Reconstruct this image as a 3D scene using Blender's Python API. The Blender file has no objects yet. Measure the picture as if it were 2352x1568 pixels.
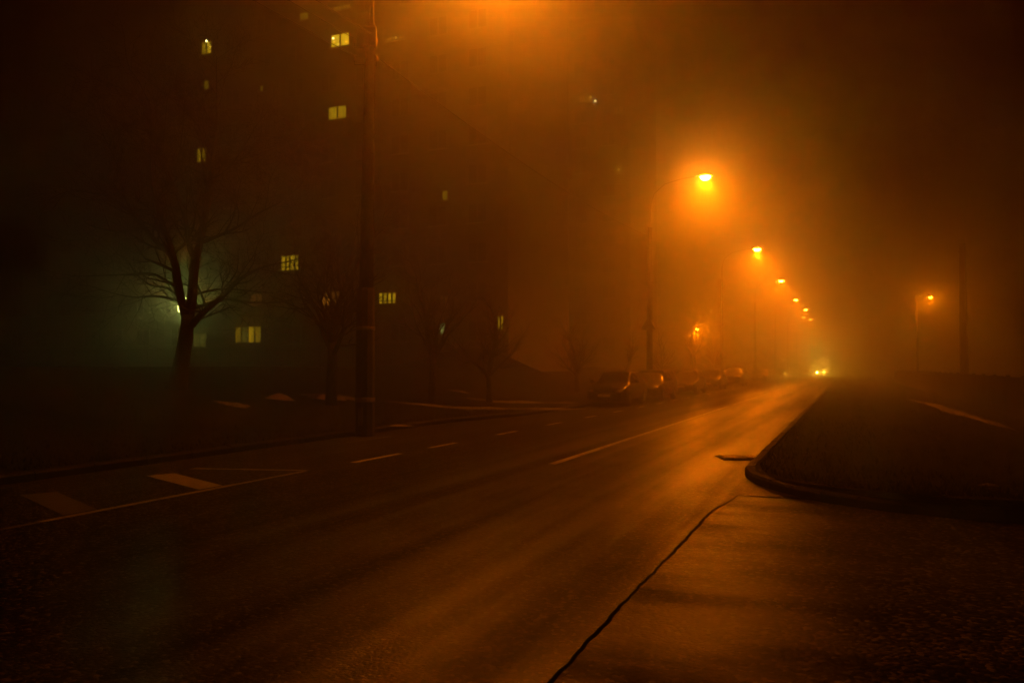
import bpy, math, random
from mathutils import Vector, Matrix

S = bpy.context.scene
COL = S.collection
R_ = math.radians

# ------------------------------------------------------------------ camera model
# world: X across the road (right +), Y along the road, Z up
CAM_H = 1.65
F_ = 1829.0                       # 28 mm on a 36 mm wide frame, picture 2352 wide
TH = math.atan(774 / F_)          # camera turned left of the road's direction
PH = math.atan(58 / F_)           # and tipped up a little
FW = Vector((-math.sin(TH) * math.cos(PH), math.cos(TH) * math.cos(PH), math.sin(PH)))
RT = Vector((math.cos(TH), math.sin(TH), 0))
UP = RT.cross(FW)
CAM = Vector((0, 0, CAM_H))

def ray(x, y):
    return FW * F_ + RT * (x - 1176) + UP * (784 - y)
def on_z(x, y, h=0.0):
    d = ray(x, y); t = (h - CAM_H) / d.z
    return CAM + d * t
def on_y(x, y, s):
    d = ray(x, y); return CAM + d * (s / d.y)
def at_depth(x, y, z):
    return CAM + ray(x, y) / F_ * z

# ------------------------------------------------------------------ small helpers
def tag(o, label=None, cat=None, group=None, kind=None):
    if label: o['label'] = label
    if cat: o['category'] = cat
    if group: o['group'] = group
    if kind: o['kind'] = kind
    return o
def empty(name, loc=(0, 0, 0), rz=0.0):
    o = bpy.data.objects.new(name, None); COL.objects.link(o)
    o.location = loc; o.rotation_euler = (0, 0, rz); o.empty_display_size = 0.2
    return o
def kids(o):
    return [c for c in bpy.data.objects if c.parent == o]
def copy_tree(o, parent=None):
    c = o.copy(); COL.objects.link(c); c.parent = parent
    for ch in kids(o): copy_tree(ch, c)
    return c

class MB:
    def __init__(s): s.v = []; s.f = []
    def add(s, vs, fs):
        b = len(s.v); s.v += [tuple(v) for v in vs]; s.f += [tuple(i + b for i in f) for f in fs]; return s
    def box(s, c, d, rz=0.0, tilt=None):
        m = Matrix.Rotation(rz, 3, 'Z')
        if tilt: m = m @ tilt
        vs = [Vector(c) + m @ Vector((sx * d[0] / 2, sy * d[1] / 2, sz * d[2] / 2)) for sz in (-1, 1) for sy in (-1, 1) for sx in (-1, 1)]
        return s.add(vs, [(0, 2, 3, 1), (4, 5, 7, 6), (0, 1, 5, 4), (2, 6, 7, 3), (0, 4, 6, 2), (1, 3, 7, 5)])
    def tube(s, pts, rad, n=8, cap=True):
        pts = [Vector(p) for p in pts]
        if not hasattr(rad, '__len__'): rad = [rad] * len(pts)
        b = len(s.v); ref = None
        for i, p in enumerate(pts):
            t = (pts[min(i + 1, len(pts) - 1)] - pts[max(i - 1, 0)]).normalized()
            if ref is None:
                ref = t.cross(Vector((0.31, 0.87, 0.11)))
                if ref.length < 1e-3: ref = t.cross(Vector((1, 0, 0)))
            ref = (ref - t * ref.dot(t)).normalized(); w = t.cross(ref)
            for k in range(n):
                a = 2 * math.pi * k / n
                s.v.append(tuple(p + (ref * math.cos(a) + w * math.sin(a)) * rad[i]))
        for i in range(len(pts) - 1):
            for k in range(n):
                a = b + i * n + k; c = b + i * n + (k + 1) % n
                s.f.append((a, c, c + n, a + n))
        if cap:
            s.f.append(tuple(b + k for k in reversed(range(n))))
            e = b + (len(pts) - 1) * n
            s.f.append(tuple(e + k for k in range(n)))
        return s
    def lathe(s, prof, n=12, c=(0, 0, 0), axis='Z', sx=1.0, sy=1.0):
        b = len(s.v)
        for r, h in prof:
            for k in range(n):
                a = 2 * math.pi * k / n
                x, y, z = r * math.cos(a) * sx, r * math.sin(a) * sy, h
                if axis == 'X': x, y, z = z, x, y
                if axis == 'Y': x, y, z = x, z, y
                s.v.append((c[0] + x, c[1] + y, c[2] + z))
        for i in range(len(prof) - 1):
            for k in range(n):
                a = b + i * n + k; d = b + i * n + (k + 1) % n
                s.f.append((a, d, d + n, a + n))
        s.f.append(tuple(b + k for k in reversed(range(n))))
        e = b + (len(prof) - 1) * n
        s.f.append(tuple(e + k for k in range(n)))
        return s
    def build(s, name, mat, parent=None, smooth=False, sub=0, bevel=0.0):
        me = bpy.data.meshes.new(name); me.from_pydata(s.v, [], s.f); me.update()
        o = bpy.data.objects.new(name, me); COL.objects.link(o)
        me.materials.append(mat)
        if parent is not None: o.parent = parent
        if smooth: me.polygons.foreach_set('use_smooth', [True] * len(me.polygons))
        if bevel:
            m = o.modifiers.new('b', 'BEVEL'); m.width = bevel; m.segments = 2; m.limit_method = 'ANGLE'
        if sub:
            m = o.modifiers.new('s', 'SUBSURF'); m.levels = sub; m.render_levels = sub
        return o

# ------------------------------------------------------------------ materials
def mat(name, col, rough=0.6, spec=0.5, metal=0.0, coat=0.0, noise=None, bump=None, emit=None):
    """noise=(scale, amount): patchy colour; bump=(scale, strength, distance); emit=(colour, strength)"""
    m = bpy.data.materials.new(name); m.use_nodes = True
    nt = m.node_tree; N = nt.nodes; L = nt.links
    b = N['Principled BSDF']
    b.inputs['Base Color'].default_value = (*col, 1); b.inputs['Roughness'].default_value = rough
    b.inputs['Specular IOR Level'].default_value = spec; b.inputs['Metallic'].default_value = metal
    b.inputs['Coat Weight'].default_value = coat; b.inputs['Coat Roughness'].default_value = 0.06
    if noise or bump:
        tc = N.new('ShaderNodeTexCoord')
    if noise:
        n = N.new('ShaderNodeTexNoise'); n.inputs['Scale'].default_value = noise[0]; n.inputs['Detail'].default_value = 6
        L.new(tc.outputs['Object'], n.inputs['Vector'])
        mx = N.new('ShaderNodeMixRGB'); mx.inputs[1].default_value = (*[c * (1 - noise[1]) for c in col], 1)
        mx.inputs[2].default_value = (*[min(1, c * (1 + noise[1])) for c in col], 1)
        L.new(n.outputs['Fac'], mx.inputs[0]); L.new(mx.outputs[0], b.inputs['Base Color'])
    if bump:
        n2 = N.new('ShaderNodeTexNoise'); n2.inputs['Scale'].default_value = bump[0]; n2.inputs['Detail'].default_value = 5
        L.new(tc.outputs['Object'], n2.inputs['Vector'])
        bp = N.new('ShaderNodeBump'); bp.inputs['Strength'].default_value = bump[1]; bp.inputs['Distance'].default_value = bump[2]
        L.new(n2.outputs['Fac'], bp.inputs['Height']); L.new(bp.outputs[0], b.inputs['Normal'])
    if emit:
        b.inputs['Emission Color'].default_value = (*emit[0], 1); b.inputs['Emission Strength'].default_value = emit[1]
    return m

SODIUM = (1.0, 0.168, 0.0003)

def asphalt(name, base, grain, wet_lo, wet_hi, streak, damp):
    # damp = (x0, wetness there, x1, wetness there): the cross fall keeps one side of the carriageway wetter
    m = bpy.data.materials.new(name); m.use_nodes = True
    nt = m.node_tree; N = nt.nodes; L = nt.links; b = N['Principled BSDF']
    geo = N.new('ShaderNodeNewGeometry')
    mp = N.new('ShaderNodeMapping'); mp.inputs['Scale'].default_value = streak
    L.new(geo.outputs['Position'], mp.inputs['Vector'])
    st = N.new('ShaderNodeTexNoise'); st.inputs['Scale'].default_value = 1.0; st.inputs['Detail'].default_value = 5; st.inputs['Roughness'].default_value = 0.6
    L.new(mp.outputs[0], st.inputs['Vector'])
    bl = N.new('ShaderNodeTexNoise'); bl.inputs['Scale'].default_value = 0.9; bl.inputs['Detail'].default_value = 8; bl.inputs['Roughness'].default_value = 0.65
    L.new(geo.outputs['Position'], bl.inputs['Vector'])
    mx = N.new('ShaderNodeMath'); mx.operation = 'MULTIPLY_ADD'; mx.inputs[1].default_value = 0.25; L.new(bl.outputs['Fac'], mx.inputs[0]); L.new(st.outputs['Fac'], mx.inputs[2])
    mr = N.new('ShaderNodeMapRange'); mr.inputs['From Min'].default_value = 0.5; mr.inputs['From Max'].default_value = 0.78
    mr.inputs['To Min'].default_value = wet_lo; mr.inputs['To Max'].default_value = wet_hi
    L.new(mx.outputs[0], mr.inputs['Value']); L.new(mr.outputs[0], b.inputs['Roughness'])
    # film of water: lies in streaks along the road, smoother than the stones below it
    cw = N.new('ShaderNodeMapRange'); cw.inputs['From Min'].default_value = 0.54; cw.inputs['From Max'].default_value = 0.78
    cw.inputs['To Min'].default_value = 1.0; cw.inputs['To Max'].default_value = 0.22
    L.new(mx.outputs[0], cw.inputs['Value'])
    sx = N.new('ShaderNodeSeparateXYZ'); L.new(geo.outputs['Position'], sx.inputs[0])
    dm = N.new('ShaderNodeMapRange'); dm.interpolation_type = 'SMOOTHSTEP'
    for nm, v_ in zip(('From Min', 'To Min', 'From Max', 'To Max'), damp): dm.inputs[nm].default_value = v_
    L.new(sx.outputs['X'], dm.inputs['Value'])
    wm = N.new('ShaderNodeMath'); wm.operation = 'MULTIPLY'; L.new(cw.outputs[0], wm.inputs[0]); L.new(dm.outputs[0], wm.inputs[1])
    L.new(wm.outputs[0], b.inputs['Coat Weight'])
    b.inputs['Coat Roughness'].default_value = 0.28 if name == 'wet_asphalt' else 0.34; b.inputs['Coat IOR'].default_value = 1.8 if name == 'wet_asphalt' else 1.4
    wb = N.new('ShaderNodeBump'); wb.inputs['Strength'].default_value = 0.6; wb.inputs['Distance'].default_value = 0.01
    wn = N.new('ShaderNodeTexNoise'); wn.inputs['Scale'].default_value = 48; wn.inputs['Detail'].default_value = 2
    L.new(geo.outputs['Position'], wn.inputs['Vector']); L.new(wn.outputs['Fac'], wb.inputs['Height']); L.new(wb.outputs[0], b.inputs['Coat Normal'])
    # stone grain: every stone has its own tone, polish and tilt; glints painted in as pale stones
    vo = N.new('ShaderNodeTexVoronoi'); vo.inputs['Scale'].default_value = grain
    L.new(geo.outputs['Position'], vo.inputs['Vector'])
    sp = N.new('ShaderNodeSeparateColor'); L.new(vo.outputs['Color'], sp.inputs[0])
    fn = N.new('ShaderNodeTexNoise'); fn.inputs['Scale'].default_value = grain * 0.45; fn.inputs['Detail'].default_value = 4
    L.new(geo.outputs['Position'], fn.inputs['Vector'])
    ad = N.new('ShaderNodeMath'); ad.operation = 'MULTIPLY_ADD'; ad.inputs[1].default_value = -1.0
    L.new(vo.outputs['Distance'], ad.inputs[0]); L.new(fn.outputs['Fac'], ad.inputs[2])
    bp = N.new('ShaderNodeBump'); bp.inputs['Strength'].default_value = 0.85; bp.inputs['Distance'].default_value = 0.018
    L.new(ad.outputs[0], bp.inputs['Height']); L.new(bp.outputs[0], b.inputs['Normal'])
    pw = N.new('ShaderNodeMath'); pw.operation = 'POWER'; pw.inputs[1].default_value = 5.0; L.new(sp.outputs[0], pw.inputs[0])
    cr = N.new('ShaderNodeMixRGB'); cr.inputs[1].default_value = (*[c * 0.4 for c in base], 1); cr.inputs[2].default_value = (*[min(.5, c * 18) for c in base], 1)
    L.new(pw.outputs[0], cr.inputs[0]); L.new(cr.outputs[0], b.inputs['Base Color'])
    rv = N.new('ShaderNodeMath'); rv.operation = 'MULTIPLY_ADD'; rv.inputs[1].default_value = 0.22
    L.new(sp.outputs[1], rv.inputs[0]); L.new(mr.outputs[0], rv.inputs[2]); L.new(rv.outputs[0], b.inputs['Roughness'])
    b.inputs['Specular IOR Level'].default_value = 0.06
    return m

M = {}
M['road'] = asphalt('wet_asphalt', (0.012, 0.0115, 0.011), 36, 0.4, 0.75, (1.3, 0.045, 1), (-7.4, .0, -3.7, 1.0))
M['side'] = asphalt('old_asphalt', (0.013, 0.0125, 0.012), 30, 0.4, 0.75, (0.5, 1.6, 1), (-1.3, 1.0, .4, .03))
M['paint'] = mat('road_paint', (0.78, 0.76, 0.7), 0.5, noise=(9, 0.35), bump=(90, 0.3, 0.01))
M['paint_old'] = mat('worn_road_paint', (0.42, 0.42, 0.34), 0.5, noise=(5, 0.5), bump=(90, 0.3, 0.01))
M['paint_shaded'] = mat('shaded_road_paint', (0.12, 0.12, 0.1), 0.6, noise=(5, 0.5))  # darker copy of the marking paint, lack of light put into its colour
M['soil'] = mat('dark_soil', (0.025, 0.02, 0.015), 0.9, noise=(2, 0.5), bump=(25, 0.6, 0.05))
M['grass'] = mat('winter_turf', (0.03, 0.028, 0.016), 0.95, spec=0.05, noise=(1.5, 0.5), bump=(40, 0.8, 0.06))
M['blade'] = mat('grass_blade', (0.035, 0.035, 0.018), 0.8, spec=0.1, noise=(0.6, 0.5))
M['kerb'] = mat('kerb_concrete', (0.025, 0.024, 0.023), 0.7, spec=0.2, noise=(7, 0.4), bump=(60, 0.4, 0.01))
M['snow'] = mat('old_snow', (0.34, 0.34, 0.34), 0.55, noise=(6, 0.25), bump=(18, 0.6, 0.05))
M['concrete'] = mat('pole_concrete', (0.013, 0.0125, 0.012), 0.95, spec=0.04, noise=(5, 0.3), bump=(35, 0.3, 0.01))
M['steel'] = mat('dull_steel', (0.05, 0.05, 0.052), 0.6, metal=0.2, noise=(8, 0.2))
M['bracket'] = mat('bracket_steel', (0.3, 0.3, 0.3), 0.6, noise=(6, 0.3))
M['darksteel'] = mat('dark_painted_steel', (0.04, 0.042, 0.045), 0.5, noise=(6, 0.3))
M['band'] = mat('pale_band', (0.5, 0.49, 0.45), 0.55, noise=(7, 0.25))
M['wrap'] = mat('pole_sleeve', (0.09, 0.085, 0.08), 0.65, noise=(6, 0.45), bump=(22, 0.4, 0.02))
M['iron'] = mat('cast_iron', (0.02, 0.02, 0.02), 0.5, metal=0.2, bump=(120, 0.3, 0.005))
M['worn_iron'] = mat('worn_wet_iron', (0.8, 0.78, 0.72), 0.35, metal=0.9, bump=(60, 0.2, 0.004))
M['ceramic'] = mat('insulator_glaze', (0.6, 0.57, 0.5), 0.2)
M['box'] = mat('grey_cabinet', (0.45, 0.45, 0.45), 0.5, noise=(6, 0.15))
M['cable'] = mat('cable_rubber', (0.02, 0.02, 0.02), 0.8, spec=0.1, noise=(20, 0.2))
M['bark'] = mat('wet_bark', (0.03, 0.026, 0.022), 0.8, spec=0.2, noise=(8, 0.45), bump=(30, 0.8, 0.03))
M['wall'] = mat('panel_concrete', (0.22, 0.21, 0.19), 0.9, spec=0.1, noise=(0.6, 0.25), bump=(12, 0.3, 0.02))
M['wall_far'] = mat('pale_panel_concrete', (0.2, 0.19, 0.175), 0.9, spec=0.1, noise=(0.6, 0.25), bump=(12, 0.3, 0.02))
M['trim'] = mat('roof_felt', (0.08, 0.08, 0.08), 0.8, noise=(3, 0.3))
M['frame'] = mat('window_frame_white', (0.22, 0.21, 0.2), 0.5, noise=(12, 0.1))
M['darkglass'] = mat('dark_pane', (0.045, 0.045, 0.05), 0.08, noise=(0.5, 0.5))
M['fencewood'] = mat('weathered_boards', (0.022, 0.02, 0.017), 0.9, spec=0.1, noise=(4, 0.4), bump=(30, 0.5, 0.02))
M['lens_sodium'] = mat('sodium_lens', (0.8, 0.5, 0.2), 0.3, emit=((1.0, 0.23, 0.011), 800))
M['lens_small'] = mat('sodium_lens_small', (0.8, 0.5, 0.2), 0.3, emit=((1.0, 0.3, 0.006), 150))
M['lens_white'] = mat('white_lens', (0.8, 0.8, 0.75), 0.3, emit=((0.95, 1.0, 0.22), 26))
M['lens_car'] = mat('headlight_lens_lit', (0.8, 0.8, 0.75), 0.2, emit=((1.0, 0.62, 0.07), 9000))
M['tyre'] = mat('tyre_rubber', (0.02, 0.02, 0.02), 0.8, noise=(20, 0.3))
M['rim'] = mat('wheel_rim', (0.3, 0.3, 0.3), 0.35, metal=0.8, noise=(10, 0.2))
M['carglass'] = mat('car_glass', (0.01, 0.01, 0.011), 0.04, spec=0.7, noise=(3, 0.3))
M['plastic'] = mat('black_plastic', (0.018, 0.018, 0.018), 0.5, noise=(25, 0.2))
M['plate'] = mat('licence_plate', (0.8, 0.8, 0.76), 0.4, noise=(14, 0.2))
M['reflector'] = mat('headlamp_reflector', (0.75, 0.75, 0.75), 0.2, metal=0.85, coat=1.0, noise=(30, 0.2))
M['sign'] = mat('sign_plate', (0.12, 0.12, 0.12), 0.5, noise=(6, 0.2))

for k_ in ('lens_sodium','lens_small','lens_white','lens_car'): M[k_].cycles.emission_sampling = 'NONE'
def car_paint(name, col):
    return mat(name, col, 0.32, metal=0.25, coat=1.0, noise=(60, 0.12))
def lit(name, col, s, var=0.55, scale=1.3):
    """lit room behind a curtain: uneven across the pane"""
    m = mat(name, (0.3, 0.25, 0.15), 0.5)
    nt = m.node_tree; N = nt.nodes; L = nt.links; b = N['Principled BSDF']
    tc = N.new('ShaderNodeTexCoord'); mp = N.new('ShaderNodeMapping'); mp.inputs['Scale'].default_value = (6, 1, 0.7)
    n = N.new('ShaderNodeTexNoise'); n.inputs['Scale'].default_value = scale; n.inputs['Detail'].default_value = 4
    L.new(tc.outputs['Object'], mp.inputs[0]); L.new(mp.outputs[0], n.inputs['Vector'])
    mr = N.new('ShaderNodeMapRange'); mr.inputs['From Min'].default_value = 0.3; mr.inputs['From Max'].default_value = 0.7
    mr.inputs['To Min'].default_value = s * (1 - var); mr.inputs['To Max'].default_value = s * (1 + var)
    L.new(n.outputs['Fac'], mr.inputs['Value']); L.new(mr.outputs[0], b.inputs['Emission Strength'])
    b.inputs['Emission Color'].default_value = (*col, 1)
    m.cycles.emission_sampling = 'NONE'
    return m

# ------------------------------------------------------------------ terrain
def sm(t):
    t = max(0.0, min(1.0, t)); return t * t * (3 - 2 * t)
def kerb_left(s):
    if s < 20: return -10.9
    if s < 26: return -10.9 + 0.95 * sm((s - 20) / 6)
    return -9.95
def kerb_right(s):                       # quarter-round corner into the side road
    if s >= 12.9: return -1.5
    return 1.6 - math.sqrt(max(0.0, 3.1 ** 2 - (s - 12.9) ** 2)) if s > 9.8 else 1.6
def ground_left(p, s):
    d = -p - 11.9
    h = 0.13 + 1.5 * sm(d / 14.0)
    h += 0.05 * math.sin(p * 0.7 + s * 0.23) * sm(d / 3)
    # earth mound beside the end wall of the near block
    q = ((p + 22.4) / 4.6) ** 2 + ((s - 47.5) / 3.5) ** 2
    h += 1.5 * math.exp(-q * 1.2)
    return h
def ground_right(p, s):
    return 0.13 + 0.10 * math.sin(max(0, min(1, (p + 1.4) / 5.2)) * math.pi) + 0.02 * math.sin(s * 0.7 + p)

def sheet(name, rows, m, kind='structure', smooth=True):
    """rows: list of equal-length point lists"""
    mb = MB(); n = len(rows[0])
    for r in rows: mb.v += [tuple(p) for p in r]
    for i in range(len(rows) - 1):
        for k in range(n - 1):
            a = i * n + k
            mb.f.append((a, a + 1, a + n + 1, a + n))
    o = mb.build(name, m, smooth=smooth); tag(o, kind=kind); return o

rng = random.Random(4)
tag(MB().add([(-230, -90, -0.25), (230, -90, -0.25), (230, 430, -0.25), (-230, 430, -0.25)], [(0, 1, 2, 3)]).build('ground', M['soil']), kind='structure')

def svals(a, b, near, far):
    out = [a]
    while out[-1] < b:
        out.append(out[-1] + near + (far - near) * max(0, min(1, (out[-1] - 30) / 150)))
    out[-1] = b
    return out

# ragged seam where the side road's asphalt meets the main road
SEAM = [(-60, -1.48)] + [(s * 0.11, 0) for s in range(-40, 96)]
def seam_p(s):
    j = 0.005 * math.sin(s * 9.1) + 0.005 * math.sin(s * 23.7 + 1) + 0.005 * math.sin(s * 1.9 + 0.5)
    t = sm((s - 9.2) / 1.3)
    return -1.47 + j * (1 - 0.3 * t) + 0.12 * t
seam_s = [-60] + [i * 0.06 for i in range(-50, 178)]
rows = []
for s in seam_s:
    rows.append([(-16, s, 0), (-11.2, s, 0), (-7.7, s, 0.03), (-4.5, s, 0.05), (-2.6, s, 0.025), (seam_p(s) - 0.012, s, 0.0)])
S_END = seam_s[-1]
for s in svals(S_END + 0.3, 420, 1.2, 12):
    rows.append([(-16, s, 0), (-11.2, s, 0), (-7.7, s, 0.03), (-4.5, s, 0.05), (-2.6, s, 0.025), (1.75 if s < 13 else -1.3, s, 0.0)])
sheet('road', rows, M['road'])
rows = []
for s in seam_s:
    w = 0.0 + 0.012 * (0.5 + 0.5 * math.sin(s * 1.7)) + 0.006 * (0.5 + 0.5 * math.sin(s * 5.3))
    q = seam_p(s) + w
    rows.append([(q, s, -0.008), (q + 0.5, s, -0.004), (q + 2, s, 0.01), (8, s, 0.02), (70, s, 0.02)])
sheet('side_road', rows, M['side'])

# cross fall used to lay the markings on
def road_z(p):
    pts = [(-16, 0), (-11.2, 0), (-7.7, .03), (-4.5, .05), (-2.6, .025), (-1.47, 0)]
    for (a, za), (b, zb) in zip(pts, pts[1:]):
        if a <= p <= b: return za + (zb - za) * (p - a) / (b - a)
    return 0.0
def marking(poly, m, label, group='white road markings', z=0.005):
    mb = MB(); n = len(poly)
    # a thin raised skin of paint that follows the road's cross fall
    top = [(p, s, road_z(p) + z) for p, s in poly]
    mb.add(top, [tuple(range(n))])
    o = mb.build('road_marking', m); tag(o, kind='structure'); return o
def strip(p, s0, s1, w, m):
    mb = MB(); n = max(1, int((s1 - s0) / 0.4)); r2 = random.Random(int(s0 * 100))
    for i in range(n + 1):
        s = s0 + (s1 - s0) * i / n
        a = w / 2 + r2.uniform(-.006, .006); b = w / 2 + r2.uniform(-.006, .006)
        mb.v += [(p - a, s, road_z(p - a) + .005), (p + b, s, road_z(p + b) + .005)]
    for i in range(n): mb.f.append((2 * i, 2 * i + 1, 2 * i + 3, 2 * i + 2))
    return tag(mb.build('road_marking', m), kind='structure')
strip(-4.52, 12.35, 33.0, 0.13, M['paint'])
for a, b in ((34.6, 37.6), (38.6, 43.0), (47, 51), (56, 60), (65, 69), (74, 78), (84, 88), (94, 98)): strip(-4.52, a, b, 0.13, M['paint'])
for a, b in ((11.4, 12.95), (14.05, 15.25), (17.35, 18.6), (20.75, 22.0), (24.2, 25.4), (27.55, 28.75), (31, 32.2), (34.4, 35.6), (37.8, 39), (41.2, 42.4), (44.6, 45.8), (48, 49.2), (51.4, 52.6), (55, 56.2), (58.6, 59.8)):
    strip(-7.74, a, b, 0.13, M['paint'])
strip(-7.8, -20, 5.8, 0.1, M['paint_shaded']); strip(-7.8, 5.8, 10.2, 0.1, M['paint_old'])
marking([(-7.8, 10.2), (-9.75, 9.78), (-9.75, 9.9), (-7.8, 10.32)], M['paint_old'], '', z=0.006)
for k in range(8):
    o_ = -1.97 * k
    marking([(-7.92, 8.12 + o_), (-7.9, 8.52 + o_), (-9.55, 9.28 + o_), (-9.75, 8.92 + o_)], M['paint_old'] if k == 0 else M['paint_shaded'], '', z=0.006)
# worn patch of paint by the far kerb
marking([(-10.1, 13.2), (-10.1, 13.6), (-9.9, 16.2), (-9.98, 16.2)], M['paint_old'], '')

# verges
rows = []
for s in svals(-60, 420, 1.0, 10):
    k = kerb_left(s) - 0.14
    ps = [k, k - .5] + [k - 1.2 - 1.1 * i for i in range(22)] + [k - 32, k - 45, k - 70, -225]
    rows.append([(p, s, ground_left(p, s)) for p in ps])
sheet('verge', rows, M['grass'])
rows = []
sv = [9.86 + 0.22 * i for i in range(15)] + svals(13.2, 420, 0.8, 10)
for s in sv:
    k = kerb_right(s) + 0.13
    ps = [k + (0 if i == 0 else 0.18 + (5.2 - k) * (i / 12)) for i in range(13)] + [8, 14, 30, 100, 225]
    rows.append([(p, s, ground_right(p, s) - (0.02 if i == 0 else 0)) for i, p in enumerate(ps)])
sheet('verge', rows, M['grass'])
# kerbs : swept profile, joints every metre cut as thin gaps
def kerb(name, path, side):
    """row of kerb stones, about a metre each near the camera, with open joints and slightly uneven tops"""
    rr = random.Random(len(path)); mb = MB()
    P = [Vector(p) for p in path]; acc = [0.0]
    for a, b in zip(P, P[1:]): acc.append(acc[-1] + (b - a).length)
    def at(d):
        d = max(0, min(acc[-1], d)); i = 0
        lo, hi = 0, len(acc) - 2
        while lo < hi:
            m_ = (lo + hi + 1) // 2
            if acc[m_] <= d: lo = m_
            else: hi = m_ - 1
        t = (d - acc[lo]) / max(1e-6, acc[lo + 1] - acc[lo]); return P[lo].lerp(P[lo + 1], t)
    prof = [(0.0, -0.2), (0.0, 0.10), (0.025, 0.135), (0.15, 0.14), (0.15, -0.2)]
    d = 0.0
    while d < acc[-1] - .3:
        far = abs(at(d).y) > 70 or abs(at(d).x) > 30
        ln = 10.0 if far else 1.0 if abs(at(d).x) > 2.5 or at(d).y > 14 else .5
        e0, e1 = d + .007, min(acc[-1], d + ln - .007)
        dz = 0 if far else rr.uniform(-.008, .008); dn = 0 if far else rr.uniform(-.006, .006)
        base = len(mb.v); n = 3
        for k in range(n):
            q = at(e0 + (e1 - e0) * k / (n - 1)); t = (at(e1 + .05) - at(e0 - .05)).normalized() if n < 2 else (at(e0 + (e1 - e0) * k / (n - 1) + .05) - at(e0 + (e1 - e0) * k / (n - 1) - .05)).normalized()
            nr = Vector((-t.y, t.x)) * side
            for w, z in prof: mb.v.append((q.x + nr.x * (w + dn), q.y + nr.y * (w + dn), z + (dz if z > 0 else 0)))
        for k in range(n - 1):
            for j in range(4):
                a = base + k * 5 + j; qd = (a, a + 5, a + 6, a + 1)
                mb.f.append(qd if side < 0 else tuple(reversed(qd)))
        mb.f.append(tuple(base + j for j in range(5))); mb.f.append(tuple(base + (n - 1) * 5 + j for j in reversed(range(5))))
        d += ln
    o = mb.build(name, M['kerb']); tag(o, kind='structure'); return o
kerb('kerb', [(kerb_left(s), s) for s in svals(-60, 420, 1.0, 8)], 1)
arc = [(1.6 - 3.1 * math.sin(a), 12.9 - 3.1 * math.cos(a)) for a in [math.pi / 2 * i / 18 for i in range(19)]]
kerb('kerb', [(70, 9.8), (30, 9.8), (10, 9.8), (5, 9.8), (3, 9.8)] + arc + [(-1.5, s) for s in svals(13.5, 420, 1.0, 8)], -1)

# grass blades along the nearer edges of both verges
def blades(name, pts, m, lo, hi, seed):
    r = random.Random(seed); mb = MB()
    for (x, y, z) in pts:
        a = r.uniform(0, 6.28); h = r.uniform(lo, hi); w = r.uniform(.006, .014)
        dx, dy = math.cos(a) * w, math.sin(a) * w
        lx, ly = r.uniform(-.6, .6) * h, r.uniform(-.6, .6) * h
        mb.add([(x - dx, y - dy, z), (x + dx, y + dy, z), (x + lx, y + ly, z + h)], [(0, 1, 2)])
    return tag(mb.build(name, m), kind='stuff')
pts = []
r = random.Random(9)
while len(pts) < 14000:
    s = 10 + 45 * r.random() ** 2; k = kerb_right(s) if s > 9.9 else 1.6
    p = k + .22 + (4.0 - k) * r.random() ** 1.3
    pts.append((p, s, ground_right(p, s) - .02))
tag(blades('grass', pts, M['blade'], .03, .1, 1), 'dark winter grass on the verge at the road corner', 'grass')
pts = []
while len(pts) < 11000:
    s = 8 + 42 * r.random() ** 1.3; p = kerb_left(s) - .2 - 9 * r.random() ** 1.6
    pts.append((p, s, ground_left(p, s) - .02))
tag(blades('grass', pts, M['blade'], .04, .13, 2), 'dark winter grass on the bank under the bare trees', 'grass')

# ------------------------------------------------------------------ snow left lying
def snow(cx, cy, lx, ly, rz, hfun, label, seed, thick=.05):
    rr = random.Random(seed); mb = MB(); n = 22; rings = 4
    ph = [rr.uniform(0, 6.28) for _ in range(4)]
    c, s_ = math.cos(rz), math.sin(rz)
    vs = []
    for k in range(rings + 1):
        f = k / rings
        for i in range(n):
            a = 2 * math.pi * i / n
            w = 1 + .22 * math.sin(3 * a + ph[0]) + .16 * math.sin(5 * a + ph[1]) + .1 * math.sin(9 * a + ph[2])
            x, y = math.cos(a) * lx * w * max(f, .02), math.sin(a) * ly * w * max(f, .02)
            X, Y = x * c - y * s_, x * s_ + y * c
            z = hfun(cx + X, cy + Y) + thick * (1 - f ** 2) * (1 + .4 * math.sin(X * 3 + ph[3])) - .012 * (f > .99)
            vs.append((X, Y, z))
    z0 = hfun(cx, cy)
    mb.v = [(x, y, z - z0 + (rr.uniform(-.45, .45) * thick if i < rings * n else 0)) for i, (x, y, z) in enumerate(vs)]
    for k in range(rings):
        for i in range(n):
            a = k * n + i; b = k * n + (i + 1) % n
            mb.f.append((a, b, b + n, a + n))
    mb.f.append(tuple(reversed(range(n))))
    o = mb.build('snow_patch', M['snow'], smooth=True); o.location = (cx, cy, z0)
    return tag(o, label, 'snow', 'patches of old snow left on the verges')
def on_left(x, y):
    h = .3
    for _ in range(30):
        q = on_z(x, y, h); h = .5 * h + .5 * ground_left(q.x, q.y)
    return q
def snow_px(x, y, lx, ly, rz, label, seed, thick=.05):
    q = on_left(x, y); return snow(q.x, q.y, lx, ly, rz, ground_left, label, seed, thick)
snow_px(1200, 925, 2.7, .45, .35, 'long streak of grey snow around the foot of the thin forked tree', 1)
snow_px(740, 914, .75, .4, .2, 'lumpy heap of snow against the slim trunk left of the wrapped pole', 2, .1)
snow_px(793, 915, .7, .35, .1, 'flat snow remnant just left of the wrapped pole', 3, .08)
snow_px(642, 916, .45, .3, .3, 'pointed little snow heap between the big tree and the slim tree', 4, .12)
snow_px(537, 930, .6, .3, .1, 'faint low snow heap on the bank right of the big tree trunk', 5, .06)
snow_px(1120, 884, 3.2, .3, .4, 'narrow faint snow line on the bank above the long snow streak', 6)
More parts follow.
